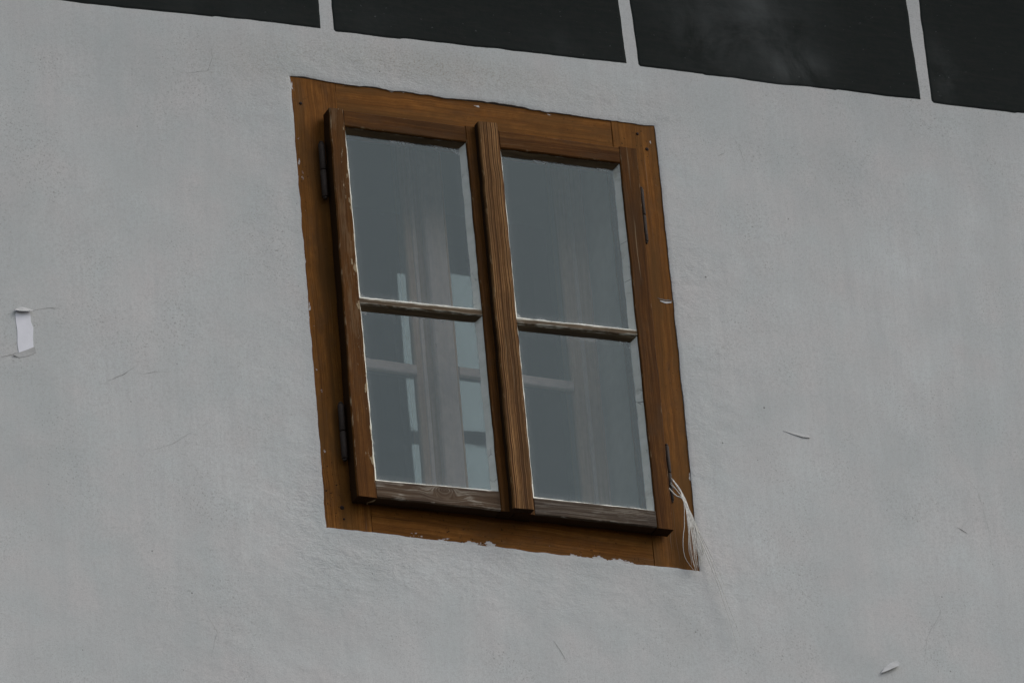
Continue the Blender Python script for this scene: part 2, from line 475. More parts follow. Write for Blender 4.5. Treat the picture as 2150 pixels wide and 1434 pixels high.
def m_putty():
    N = NT('cracked_white_putty')
    uv = N.n('UVMap', uv_map='UV').outputs[0]
    rnd = N.math('MULTIPLY', N.n('ObjectInfo').outputs['Random'], 50.0)
    cz = N.n('CombineXYZ'); N.set(cz.inputs[2], rnd)
    p = N.vec('ADD', uv, cz.outputs[0])
    a = N.noise(p, 60.0, 5, 0.6); b = N.noise(p, 14.0, 4, 0.65)
    c = N.mix(N.rng(a, 0.3, 0.7), (0.78, 0.77, 0.70), (0.66, 0.66, 0.58))
    c = N.mix(N.math('MULTIPLY', N.rng(b, 0.58, 0.72), 0.7), c, (0.17, 0.155, 0.085))
    vo = N.n('TexVoronoi', feature='DISTANCE_TO_EDGE'); N.set(vo.inputs['Vector'], N.vec('MULTIPLY', p, (38, 70, 1))); vo.inputs['Scale'].default_value = 1.0
    cr = N.math('MULTIPLY', N.rng(vo.outputs['Distance'], 0.0, 0.03, 1.0, 0.0), N.rng(N.noise(p, 22.0, 2), 0.56, 0.64))
    c = N.mix(N.math('MULTIPLY', cr, 0.85), c, (0.04, 0.038, 0.03))
    ea = N.attr('wear')          # the outer line, where the putty has shrunk away from the wood
    dk = N.rng(N.math('ADD', ea, N.math('MULTIPLY', N.math('SUBTRACT', N.noise(p, 35.0, 3), 0.5), 0.9)), 0.85, 1.05)
    c = N.mix(dk, c, (0.028, 0.024, 0.016))
    N.principled(c, 0.7, N.bump(N.math('SUBTRACT', a, N.math('MULTIPLY', cr, 2.0)), 0.4, 0.001), 0.25)
    return N.m


def m_glass(name, film, edge, refl):
    N = NT(name)
    p = N.n('TexCoord').outputs['Object']
    wav = N.noise(N.vec('MULTIPLY', p, (5, 1, 2.4)), 1.0, 2, 0.5)
    nm = N.bump(wav, 0.10, 0.004)
    fr = N.n('Fresnel'); fr.inputs['IOR'].default_value = 1.5
    tr = N.n('BsdfTransparent'); tr.inputs['Color'].default_value = (0.955, 0.975, 0.97, 1)
    gl = N.n('BsdfGlossy'); gl.inputs['Roughness'].default_value = 0.03; gl.inputs['Color'].default_value = (0.86, 1.0, 0.955, 1)
    N.set(gl.inputs['Normal'], nm)
    mx = N.n('MixShader'); N.set(mx.inputs[0], N.math('MULTIPLY', fr.outputs[0], refl, clamp=True))
    N.t.links.new(tr.outputs[0], mx.inputs[1]); N.t.links.new(gl.outputs[0], mx.inputs[2])
    df = N.n('BsdfDiffuse'); df.inputs['Color'].default_value = (0.50, 0.51, 0.50, 1)
    ea = N.attr('edge')
    n1 = N.noise(p, 34.0, 5, 0.65); n2 = N.noise(p, 150.0, 3, 0.6); n3 = N.noise(N.vec('MULTIPLY', p, (9, 1, 3)), 1.0, 4, 0.6)
    sm = N.rng(N.math('ADD', ea, N.math('MULTIPLY', N.math('SUBTRACT', n1, 0.5), 1.9)), 0.74, 0.98)
    hz = N.math('MULTIPLY', N.rng(ea, 0.1, 0.9), 0.10)
    sk = N.math('MULTIPLY', N.rng(n2, 0.72, 0.78), 0.25)
    f = N.math('ADD', N.math('MULTIPLY', sm, edge), N.math('ADD', hz, N.math('ADD', sk, N.rng(n3, 0.3, 0.75, film * 0.5, film * 1.5))), clamp=True)
    m2 = N.n('MixShader'); N.set(m2.inputs[0], f)
    N.t.links.new(mx.outputs[0], m2.inputs[1]); N.t.links.new(df.outputs[0], m2.inputs[2])
    N.t.links.new(m2.outputs[0], N.out.inputs['Surface'])
    return N.m


def m_clear():
    N = NT('glass_back_face')
    tr = N.n('BsdfTransparent'); tr.inputs['Color'].default_value = (0.97, 0.985, 0.98, 1)
    N.t.links.new(tr.outputs[0], N.out.inputs['Surface'])
    return N.m


MAT['plaster'] = m_plaster()
MAT['black'] = m_black()
MAT['putty'] = m_putty()
MAT['glass'] = m_glass('old_window_glass', 0.020, 0.42, 1.80)
MAT['glass_in'] = m_glass('inner_window_glass', 0.002, 0.03, 3.2)
MAT['clear'] = m_clear()
MAT['iron'] = m_plain('rusty_black_iron', (0.036, 0.023, 0.015), 0.7, 0.35, 240.0, 0.6, 0.5)
MAT['nail'] = m_plain('rusted_nail_head', (0.030, 0.017, 0.012), 0.8, 0.2, 300.0, 0.5, 0.4)
MAT['reveal'] = m_plain('reveal_limewash', (0.82, 0.86, 0.83), 0.9, 0.1, 40.0, 0.10, 0.2)
MAT['fresh'] = m_plain('fresh_white_plaster', (0.74, 0.74, 0.77), 0.9, 0.1, 70.0, 0.08, 0.2)
MAT['flake'] = m_plain('loose_limewash', (0.53, 0.53, 0.515), 0.9, 0.1, 120.0, 0.15, 0.2)
MAT['crack'] = m_plain('open_crack', (0.20, 0.195, 0.18), 0.95, 0.05, 200.0, 0.4, 0.0)
MAT['soffit'] = m_plain('brown_added_eave_boards', (0.12, 0.06, 0.025), 0.7, 0.2, 20.0, 0.3, 0.2)
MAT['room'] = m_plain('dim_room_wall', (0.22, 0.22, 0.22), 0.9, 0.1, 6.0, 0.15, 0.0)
MAT['string'] = m_plain('white_frayed_string', (0.72, 0.70, 0.64), 0.85, 0.15, 300.0, 0.25, 0.0)
MAT['street'] = m_plain('grey_street_paving', (0.052, 0.051, 0.050), 0.9, 0.2, 2.0, 0.25, 0.3)

# ------------------------------------------------------------------ ground
me = raw_mesh('ground', [(-600, -600, 0), (600, -600, 0), (600, 600, 0), (-600, 600, 0)], np.array([[0, 1, 2, 3]]))
tag(link_mesh('ground', me, MAT['street']), kind='structure')

# ------------------------------------------------------------------ the wall
wall = empty('house_wall', (0, 0, 0))
tag(wall, 'greyish white limewashed house wall with a row of black painted blocks above the window', 'wall')
WL = (0, 0, ZC)                              # children of the wall are modelled round the window's centre

FR = {'tl': (-0.3758, 0.4711), 'tr': (0.3778, 0.4734), 'br': (0.3790, -0.4707), 'bl': (-0.3705, -0.4649)}


def frame_xz(u, v):
    """u, v in 0..1 (left-right, bottom-top) -> the frame's slightly skewed outline"""
    bl, br, tl, tr = [np.array(FR[k]) for k in ('bl', 'br', 'tl', 'tr')]
    u = np.asarray(u)[..., None]; v = np.asarray(v)[..., None]
    return bl * (1 - u) * (1 - v) + br * u * (1 - v) + tl * (1 - u) * v + tr * u * v


def rough_mask(x, z):
    dx = np.maximum(np.abs(x) - 0.37, 0); dz = np.maximum(np.abs(z) - 0.465, 0)
    dd = np.hypot(dx, dz)
    below = np.where(z < -0.40, 1.25, 1.0)
    m = np.exp(-(dd / 0.13) ** 2) * below
    m = m * (0.55 + 1.1 * np.clip(fbm(x * 6, z * 6, 31, 3) + 0.3, 0, 1))
    lowleft = np.clip((-z - 0.25) / 0.5, 0, 1) * 0.55 * np.clip(0.5 + fbm(x * 2.2, z * 3.1, 77, 3) * 2.0, 0, 1)
    return np.clip(m + lowleft * np.where(x < 0.45, 1, 0.35), 0, 1.3)


def wall_y(x, z):
    """relief of the hand-laid plaster, negative = towards the street"""
    r = rough_mask(x, z)
    y = 0.0035 * fbm(x * 1.6, z * 1.6, 5, 3) + 0.0016 * fbm(x * 7, z * 7, 6, 3)
    y = y + r * (0.0009 * fbm(x * 36, z * 60, 8, 3) + 0.0006 * fbm(x * 90, z * 130, 9, 2))
    near = np.exp(-(np.hypot(np.maximum(np.abs(x) - 0.37, 0), np.maximum(np.abs(z) - 0.465, 0)) / 0.03) ** 2)
    return y * (1 - 0.6 * near) + 0.0005 * near


def axis(lo, hi, fine_lo, fine_hi, b0, b1, h):
    a = np.linspace(fine_lo, b0, int((b0 - fine_lo) / h) + 1)
    b = np.linspace(b0, b1, int((b1 - b0) / h) + 1)[1:]
    c = np.linspace(b1, fine_hi, int((fine_hi - b1) / h) + 1)[1:]
    def far(s, e, n=14):
        return s + (e - s) * (np.linspace(0, 1, n + 1)[1:] ** 2)
    return np.concatenate([far(fine_lo, lo)[::-1], a, b, c, far(fine_hi, hi)])


gx = axis(-6.0, 6.0, -1.25, 1.45, -0.375, 0.377, 0.0052)
gz = axis(-ZC - 0.05, 2.3, -1.05, 1.0, -0.468, 0.472, 0.0052)
GX, GZ = np.meshgrid(gx, gz, indexing='ij')
U = np.clip((GX + 0.375) / 0.752, 0, 1); V = np.clip((GZ + 0.468) / 0.94, 0, 1)
tgt = frame_xz(U, V)
base = np.stack([-0.375 + U * 0.752, -0.468 + V * 0.94], -1)
dsp = tgt - base
fall = np.exp(-(np.hypot(np.maximum(np.abs(GX) - 0.376, 0), np.maximum(np.abs(GZ) - 0.47, 0)) / 0.15) ** 2)
X = GX + dsp[..., 0] * fall; Z = GZ + dsp[..., 1] * fall
ix0 = int(np.argmin(abs(gx + 0.375))); ix1 = int(np.argmin(abs(gx - 0.377)))
iz0 = int(np.argmin(abs(gz + 0.468))); iz1 = int(np.argmin(abs(gz - 0.472)))
# ragged plaster edge round the frame
eL = 0.0017 * fbm(gz / 0.03, gz * 0, 41, 4); eR = 0.0015 * fbm(gz / 0.03, gz * 0, 42, 4) + 0.0012 * np.sin(np.clip((gz + 0.47) / 0.94, 0, 1) * np.pi)
eB = 0.0022 * fbm(gx / 0.03, gx * 0, 43, 4)
gap = np.clip(fbm(gx / 0.085, gx * 0 + 3, 45, 3) - 0.03, 0, 1) * 0.008 - 0.0008
eT = 0.0016 * vnoise(gx / 0.009, gx * 0, 47) + 0.0014 * fbm(gx / 0.03, gx * 0, 44, 4) + gap
w1 = np.exp(-np.arange(0, 8) / 1.6)
for k in range(6):
    X[ix0 - k, iz0:iz1 + 1] += eL[iz0:iz1 + 1] * w1[k]; X[ix1 + k, iz0:iz1 + 1] += eR[iz0:iz1 + 1] * w1[k]
    Z[ix0:ix1 + 1, iz0 - k] += eB[ix0:ix1 + 1] * w1[k]; Z[ix0:ix1 + 1, iz1 + k] += eT[ix0:ix1 + 1] * w1[k]
Y = wall_y(X, Z)
Y[ix0:ix1 + 1, [iz0, iz1]] += 0.0012; Y[[ix0, ix1], iz0:iz1 + 1] += 0.0012
ROUGH = 1.0 * rough_mask(X, Z)
STAIN = np.exp(-(((X + 0.10) / 0.24) ** 2 + ((Z - 0.535) / 0.04) ** 2)) + 0.6 * np.exp(-(((X + 0.45) / 0.13) ** 2 + ((Z - 0.49) / 0.05) ** 2)) \
    + 0.35 * np.exp(-(((X - 0.25) / 0.2) ** 2 + ((Z - 0.52) / 0.05) ** 2))
nX, nZ = len(gx), len(gz)
keep = np.ones((nX - 1, nZ - 1), bool)
keep[ix0:ix1, iz0:iz1] = False
Vv = np.stack([X, Y, Z], -1).reshape(-1, 3)
q = facing_out(Vv, grid_quads(nX, nZ, keep))
# the cut edge of the plaster, going back behind the frame, and the wall's own outer edges
ring = [(i, iz0) for i in range(ix0, ix1)] + [(ix1, j) for j in range(iz0, iz1)] + [(i, iz1) for i in range(ix1, ix0, -1)] + [(ix0, j) for j in range(iz1, iz0, -1)]
rid = np.array([i * nZ + j for i, j in ring])
nb = len(Vv)
lip = Vv[rid].copy(); back = lip.copy(); back[:, 1] = 0.045
Vv = np.vstack([Vv, lip, back])
k = np.arange(len(rid)); k2 = (k + 1) % len(rid)
q = np.vstack([q, np.stack([nb + k, nb + k2, nb + len(rid) + k2, nb + len(rid) + k], -1)])
oring = [(i, 0) for i in range(nX - 1)] + [(nX - 1, j) for j in range(nZ - 1)] + [(i, nZ - 1) for i in range(nX - 1, 0, -1)] + [(0, j) for j in range(nZ - 1, 0, -1)]
oid = np.array([i * nZ + j for i, j in oring])
nb2 = len(Vv)
oback = Vv[oid].copy(); oback[:, 1] = 0.45
Vv = np.vstack([Vv, oback])
k = np.arange(len(oid)); k2 = (k + 1) % len(oid)
q = np.vstack([q, np.stack([oid[k2], oid[k], nb2 + k, nb2 + k2], -1)])
RG = np.concatenate([ROUGH.ravel(), np.zeros(2 * len(rid) + len(oid))])
ST = np.concatenate([STAIN.ravel(), np.zeros(2 * len(rid) + len(oid))])
me = raw_mesh('plaster_face', Vv, q, None, {'rough': RG, 'stain': ST})
me.polygons.foreach_set('use_smooth', np.ones(len(me.polygons), bool))
link_mesh('plaster_face', me, MAT['plaster'], wall, WL)

# reveal: the limewashed tunnel behind the frame, back to the room
rx0, rx1, rz0, rz1 = -0.352, 0.322, -0.44, 0.60
ys = (0.046, 0.32)
V_ = [(x, ys[0], z) for x, z in ((rx0, rz0), (rx1, rz0), (rx1, 0.445), (rx0, 0.445))] + [(x, ys[1], z) for x, z in ((rx0, rz0), (rx1, rz0), (rx1, 0.70), (rx0, 0.70))]
F_ = [(0, 1, 5, 4), (1, 2, 6, 5), (2, 3, 7, 6), (3, 0, 4, 7)]
me = bpy.data.meshes.new('reveal'); me.from_pydata(V_, [], F_)
# jamb rim against the back of the frame
link_mesh('reveal', me, MAT['reveal'], wall, WL)

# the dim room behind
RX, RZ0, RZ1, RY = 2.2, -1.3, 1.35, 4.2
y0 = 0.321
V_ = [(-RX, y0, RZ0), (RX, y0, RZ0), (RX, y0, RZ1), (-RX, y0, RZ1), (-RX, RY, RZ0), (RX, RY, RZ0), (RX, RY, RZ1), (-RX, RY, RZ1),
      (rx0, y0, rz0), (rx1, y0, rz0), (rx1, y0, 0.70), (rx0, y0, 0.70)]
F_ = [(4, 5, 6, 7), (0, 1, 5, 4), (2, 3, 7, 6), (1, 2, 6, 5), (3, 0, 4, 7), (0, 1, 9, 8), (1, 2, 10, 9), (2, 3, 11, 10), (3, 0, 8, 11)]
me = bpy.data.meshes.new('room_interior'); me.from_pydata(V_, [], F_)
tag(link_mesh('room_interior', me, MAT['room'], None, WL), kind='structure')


# unseen eave, added to darken the wall's top: soffit boards and fascia
def added_eave_piece(x0, x1, y0, y1, z0, z1, mat, name):
    V = [(x, y, z) for z in (z0, z1) for x, y in ((x0, y0), (x1, y0), (x1, y1), (x0, y1))]
    me = bpy.data.meshes.new(name)
    me.from_pydata(V, [], [(3, 2, 1, 0), (4, 5, 6, 7), (0, 1, 5, 4), (1, 2, 6, 5), (2, 3, 7, 6), (3, 0, 4, 7)])
    link_mesh(name, me, mat, wall, WL)


added_eave_piece(-6.2, 6.2, -0.62, -0.022, 2.02, 2.06, MAT['soffit'], 'added_eave_soffit')
added_eave_piece(-6.2, 6.2, -0.66, -0.622, 1.95, 2.16, MAT['soffit'], 'added_eave_fascia')


# black painted blocks
def block(pts_bottom, xl_top, xr_top, top, chalk, k):
    (xl, zl), (xr, zr) = pts_bottom
    n, m = int((xr - xl) / 0.007) + 2, int((top - zl) / 0.007) + 2
    uu = np.linspace(0, 1, n)[:, None]; vv = np.linspace(0, 1, m)[None, :]
    x = (xl + (xl_top - xl) * vv) * (1 - uu) + (xr + (xr_top - xr) * vv) * uu
    z = (zl * (1 - uu) + zr * uu) * (1 - vv) + top * vv
    lx = 0.0028 * fbm(z / 0.05, z * 0 + k, 61, 4); lz = 0.0028 * fbm(x / 0.06, x * 0 + k, 62, 4)
    step = 0.0035 * (fbm(x / 0.21, x * 0 + 5 + k, 63, 1) > 0.06)
    we = np.maximum(np.exp(-uu / 0.02), np.exp(-(1 - uu) / 0.02)) * np.ones_like(vv)
    x = x + lx * we; z = z + (lz - 0.0022 + step * 0.6) * np.exp(-vv / 0.05)
    # rounded lower corners
    y = wall_y(x, z) - 0.0014
    rim = np.zeros((n, m), bool); rim[[0, -1], :] = True; rim[:, [0, -1]] = True
    y = np.where(rim, y + 0.0024, y)
    ch = np.zeros_like(x)
    for cx, cz, sx, sz, a in chalk:
        ch = ch + a * np.exp(-(((x - cx) / sx) ** 2 + ((z - cz) / sz) ** 2))
    P = np.stack([x, y, z], -1).reshape(-1, 3)
    me = raw_mesh('painted_block', P, facing_out(P, grid_quads(n, m)), None, {'chalk': ch})
    return link_mesh('painted_block', me, MAT['black'], wall, WL)


TOP = 1.02
block(((-0.935, 0.5615), (-0.3048, 0.5823)), -0.940, -0.3000, TOP, [(-0.5, 0.6, 0.2, 0.05, 0.12)], 1)
block(((-0.2836, 0.5803), (0.3318, 0.5996)), -0.2870, 0.3190, TOP, [(0.2, 0.62, 0.15, 0.04, 0.15), (-0.2, 0.62, 0.1, 0.06, 0.10)], 2)
b3 = block(((0.3517, 0.5972), (0.9649, 0.6113)), 0.3380, 0.9560, TOP, [(0.58, 0.76, 0.13, 0.16, 0.75), (0.70, 0.645, 0.05, 0.035, 1.0), (0.50, 0.68, 0.06, 0.06, 0.3)], 3)
b3['label'] = 'black block with a pale chalky smear'
block(((0.9835, 0.6098), (1.60, 0.6225)), 0.9800, 1.59, TOP, [(1.03, 0.67, 0.025, 0.05, 0.5), (1.0, 0.70, 0.02, 0.08, 0.2)], 4)


# hairline cracks, loose flakes and the bare white spot in the plaster
def crack(pts, w=0.0008, k=0):
    pts = np.array(pts, float)
    seg = np.linalg.norm(np.diff(pts, axis=0), axis=1); s = np.concatenate([[0], np.cumsum(seg)])
    n = max(6, int(s[-1] / 0.004)); t = np.linspace(0, s[-1], n)
    x = np.interp(t, s, pts[:, 0]) + 0.004 * fbm(t / 0.03, t * 0 + k, 71, 4)
    z = np.interp(t, s, pts[:, 1]) + 0.004 * fbm(t / 0.03, t * 0 + k + 5, 72, 4)
    hw = 0.22 * w * np.clip(0.4 + 1.2 * np.sin(np.pi * np.linspace(0, 1, n)) * (0.6 + fbm(t / 0.01, t * 0 + k, 73, 3)), 0.12, 2)
    d = np.stack([np.gradient(x), np.gradient(z)], -1); d /= np.linalg.norm(d, axis=1)[:, None]
    P = []
    for sgn in (-1, 1):
        xx = x - sgn * d[:, 1] * hw; zz = z + sgn * d[:, 0] * hw
        P.append(np.stack([xx, wall_y(xx, zz) - 0.0006, zz], -1))
    P = np.stack(P, 1).reshape(-1, 3)
    me = raw_mesh('crack', P, facing_out(P, grid_quads(n, 2)))
    return link_mesh('crack', me, MAT['crack'], wall, WL)


for k, (pts, w) in enumerate([
    ([(-0.7815, -0.2181), (-0.752, -0.205), (-0.729, -0.1873)], 0.0011),
    ([(-0.713, -0.2), (-0.69, -0.192), (-0.655, -0.186)], 0.0008),
    ([(-0.986, -0.1993), (-0.9518, -0.1853)], 0.0012),
    ([(-0.9208, -0.0971), (-0.895, -0.088), (-0.86, -0.082)], 0.0009),
    ([(-0.7207, -0.3571), (-0.66, -0.33), (-0.59, -0.283)], 0.0006),
    ([(-0.535, 0.5209), (-0.531, 0.49), (-0.544, 0.4576), (-0.60, 0.446)], 0.0009),
    ([(0.0643, -0.6452), (0.077, -0.667), (0.0872, -0.6878)], 0.0012),
    ([(0.93, -0.318), (0.953, -0.327)], 0.0018),
    ([(0.945, -0.18), (0.985, -0.235), (1.0, -0.32), (1.0, -0.40)], 0.0004),
    ([(0.86, -0.44), (0.875, -0.50), (0.84, -0.56), (0.825, -0.62)], 0.0005),
    ([(0.80, -0.292), (0.83, -0.318)], 0.0006),
    ([(0.54, 0.475), (0.558, 0.44), (0.56, 0.41)], 0.0006),
    ([(0.505, 0.425), (0.52, 0.432), (0.522, 0.442)], 0.0010),
    ([(-0.62, -0.66), (-0.60, -0.70), (-0.615, -0.75)], 0.0006),
]):
    crack(pts, w, k * 3.7)


def flake(name, pts, lift_edge, lift, mat, k=0, inner=None):
    """a thin curled scale of limewash: outline pts (x,z); lifted away from the wall along lift_edge direction"""
    P = np.array(pts, float); c = P.mean(0); d = np.array(lift_edge, float); d /= np.linalg.norm(d)
    s = (P - c) @ d; s = (s - s.min()) / (s.max() - s.min())
    n = len(P)
    front = np.stack([P[:, 0], wall_y(P[:, 0], P[:, 1]) - 0.0006 - lift * s ** 1.5, P[:, 1]], -1)
    bk = front.copy(); bk[:, 1] += 0.0009
    cf = front.mean(0); cb = cf + (0, 0.0009, 0)
    V = [tuple(v) for v in front] + [tuple(v) for v in bk] + [tuple(cf), tuple(cb)]
    F = []
    for i in range(n):
        j = (i + 1) % n
        F += [(i, j, 2 * n), (j, i, 2 * n + 1) if False else (n + j, n + i, 2 * n + 1), (i, n + i, n + j, j)]
    me = bpy.data.meshes.new(name); me.from_pydata(V, [], F)
    bm = bmesh.new(); bm.from_mesh(me); bmesh.ops.recalc_face_normals(bm, faces=bm.faces); bm.to_mesh(me); bm.free()
    return link_mesh(name, me, mat, wall, WL)


flake('loose_flake', [(0.583, -0.1555), (0.600, -0.1565), (0.618, -0.1575), (0.633, -0.1600), (0.639, -0.1640), (0.622, -0.1645), (0.605, -0.1610)], (0.1, -1), 0.0016, MAT['flake'])
flake('loose_flake', [(0.7315, -0.6430), (0.741, -0.630), (0.753, -0.620), (0.768, -0.612), (0.7725, -0.6165), (0.770, -0.625), (0.757, -0.6315), (0.743, -0.6385)], (0.6, -1), 0.0065, MAT['flake'])
# bare spot on the left: white patch with a curled scale above and below
flake('bare_patch', [(-0.9525, -0.0985), (-0.9240, -0.0960), (-0.9238, -0.118), (-0.9195, -0.130), (-0.9212, -0.150), (-0.9210, -0.1725), (-0.9500, -0.1850), (-0.9520, -0.168), (-0.9508, -0.14), (-0.9528, -0.12)], (0, -1), 0.0002, MAT['fresh'])
flake('loose_flake', [(-0.9570, -0.1020), (-0.9440, -0.1030), (-0.9320, -0.1015), (-0.9180, -0.0985), (-0.9270, -0.0930), (-0.9400, -0.0905), (-0.9500, -0.0960)], (0.1, -1), 0.0075, MAT['flake'])
flake('loose_flake', [(-0.962, -0.1915), (-0.950, -0.1852), (-0.935, -0.1780), (-0.9200, -0.1700), (-0.9170, -0.1800), (-0.9300, -0.1880), (-0.9500, -0.1945)], (-0.4, 1), 0.0035, MAT['flake'])

# ------------------------------------------------------------------ the window
ZB = -0.47
win = empty('wooden_casement', (0, 0, ZC + ZB))
tag(win, 'weathered brown wooden double casement window set flush in the white wall', 'window')
OFF = (0, 0, -ZB)
YF, YS, YG, YA = 0.0034, -0.033, -0.0150, -0.0505     # faces: frame, sash, glass, cover strip
x2 = 0.0016                                            # how far the boards run in under the plaster
bl, br, tl, tr = [np.array(FR[k]) for k in ('bl', 'br', 'tl', 'tr')]
fw = 0.092
fl = board('frame_board', bl + (-x2, -x2), tl + (-x2, x2), bl + (fw, -x2), tl + (fw, x2), YF, 0.044, MAT['frame'], win, OFF, resid_a=0.52, ramp=(0.4, 1.15), jit=0.0009, bev=0.0006)
fr_ = board('frame_board', br + (-fw, -x2), tr + (-fw, x2), br + (x2, -x2), tr + (x2, x2), YF, 0.044, MAT['frame'], win, OFF, resid_b=0.22, jit=0.0009, bev=0.0006)
ft = board('frame_board', tl + (fw + .0006, -fw - .002), tr + (-fw - .0006, -fw - .002), tl + (fw + .0006, x2), tr + (-fw - .0006, x2), YF + 0.0008, 0.044, MAT['frame'], win, OFF, resid_b=0.24, jit=0.0009, bev=0.0006)
fb = board('frame_board', bl + (fw + .0006, -x2), br + (-fw - .0006, -x2), bl + (fw + .0006, fw), br + (-fw - .0006, fw), YF + 0.0008, 0.044, MAT['frame'], win, OFF, resid_a=0.72, ramp=(0.6, 1.12), jit=0.0009, bev=0.0006)


def nail(board_o, x, z, r=0.0042, mat='nail'):
    r *= 0.75
    lathe('nail', [(r * 0.2, -0.0016), (r * 0.75, -0.0014), (r, -0.0006), (r, 0.002)], MAT[mat], board_o, (x, YF, z), 10, 'y')


nail(fl, -0.3575, 0.4175); nail(fl, -0.3355, -0.4214, 0.0055); nail(fl, -0.3334, -0.4443, 0.003)
nail(fr_, 0.3567, 0.4204, 0.0048); nail(fr_, 0.3396, 0.4513, 0.0040)


def split(board_o, pts, w, y, mat):
    P = np.array(pts, float); n = len(P)
    V = []
    for i, (x, z) in enumerate(P):
        h = w * (0.25 + 0.75 * math.sin(math.pi * (i + 0.3) / n))
        V += [(x, y, z - h / 2), (x, y, z + h / 2)]
    Q = facing_out(V, grid_quads(n, 2))
    link_mesh('split', raw_mesh('split', V, Q), mat, board_o, (0, 0, 0))


split(fr_, [(0.347, 0.0990), (0.352, 0.0965), (0.358, 0.0962), (0.364, 0.0952), (0.370, 0.0966), (0.376, 0.0960), (0.382, 0.0962)], 0.0022, YF - 0.0006, MAT['crack'])
split(fr_, [(0.352, 0.0925), (0.358, 0.0915), (0.364, 0.0905), (0.370, 0.0915), (0.376, 0.0925)], 0.0040, YF - 0.0007, MAT['flake'])


def pane(name, quad, parent, loc, mat, y, th=0.003):
    """quad: bl, br, tl, tr"""
    n, m = 22, 30
    a, b, c, d = [np.array(k, float) for k in quad]
    uu = np.linspace(0, 1, n)[:, None, None]; vv = np.linspace(0, 1, m)[None, :, None]
    P = a * (1 - uu) * (1 - vv) + b * uu * (1 - vv) + c * (1 - uu) * vv + d * uu * vv
    W = np.linalg.norm(b - a); H = np.linalg.norm(c - a)
    ed = np.minimum(np.minimum(uu[..., 0], 1 - uu[..., 0]) * W, np.minimum(vv[..., 0], 1 - vv[..., 0]) * H)
    ed = np.clip(1 - (ed - 0.008) / 0.020, 0, 1)
    F = np.stack([P[..., 0], np.full((n, m), y), P[..., 1]], -1).reshape(-1, 3)
    q = facing_out(F, grid_quads(n, m))
    N0 = len(F); cid = [0, (n - 1) * m, n * m - 1, m - 1]
    B = F[cid].copy(); B[:, 1] += th
    V = np.vstack([F, B])
    extra = [(N0, N0 + 1, N0 + 2, N0 + 3)[::-1]]
    e = np.concatenate([ed.ravel(), np.ones(4)])
    me = raw_mesh(name, V, q, None, {'edge': e}, extra)
    o = link_mesh(name, me, [mat, MAT['clear']], parent, loc)
    mi = np.zeros(len(me.polygons), np.int32); mi[-1] = 1
    me.polygons.foreach_set('material_index', mi)
    return o


def putty(p0, p1, inward, y_edge, y_glass, w, mat, parent, loc, seed):
    """triangular fillet of putty along the edge p0-p1, reaching w onto the glass"""
    p0 = np.array(p0, float); p1 = np.array(p1, float); inward = np.array(inward, float)
    L = np.linalg.norm(p1 - p0); n = int(L / 0.006) + 2; t = np.linspace(0, 1, n)
    E = p0 + (p1 - p0) * t[:, None]
    j = 0.0011 * fbm(t * L / 0.02, t * 0, seed, 4); j2 = 0.0006 * fbm(t * L / 0.03, t * 0 + 4, seed, 3)
    prof = [(-0.0006, y_edge, 1.0), (0.0011, y_edge + 0.0003, 0.65), (0.0030, y_edge * 0.72 + y_glass * 0.28, 0.0), (w, y_glass - 0.0006, 0.0), (w + 0.0006, y_glass + 0.0006, 0.4)]
    V, UVs, WE = [], [], []
    for o, y, we in prof:
        jj = j * (o / w)
        Q = E + inward * (o + jj)[:, None]
        V.append(np.stack([Q[:, 0], np.full(n, y) + j2, Q[:, 1]], -1)); UVs.append(np.stack([t * L, np.full(n, o)], -1)); WE.append(np.full(n, we))
    V = np.stack(V, 1).reshape(-1, 3); UVs = np.stack(UVs, 1).reshape(-1, 2); WE = np.stack(WE, 1).ravel()
    me = raw_mesh('putty', V, facing_out(V, grid_quads(n, len(prof))), UVs, {'wear': WE, 'resid': WE * 0})
    return link_mesh('putty', me, mat, parent, loc)


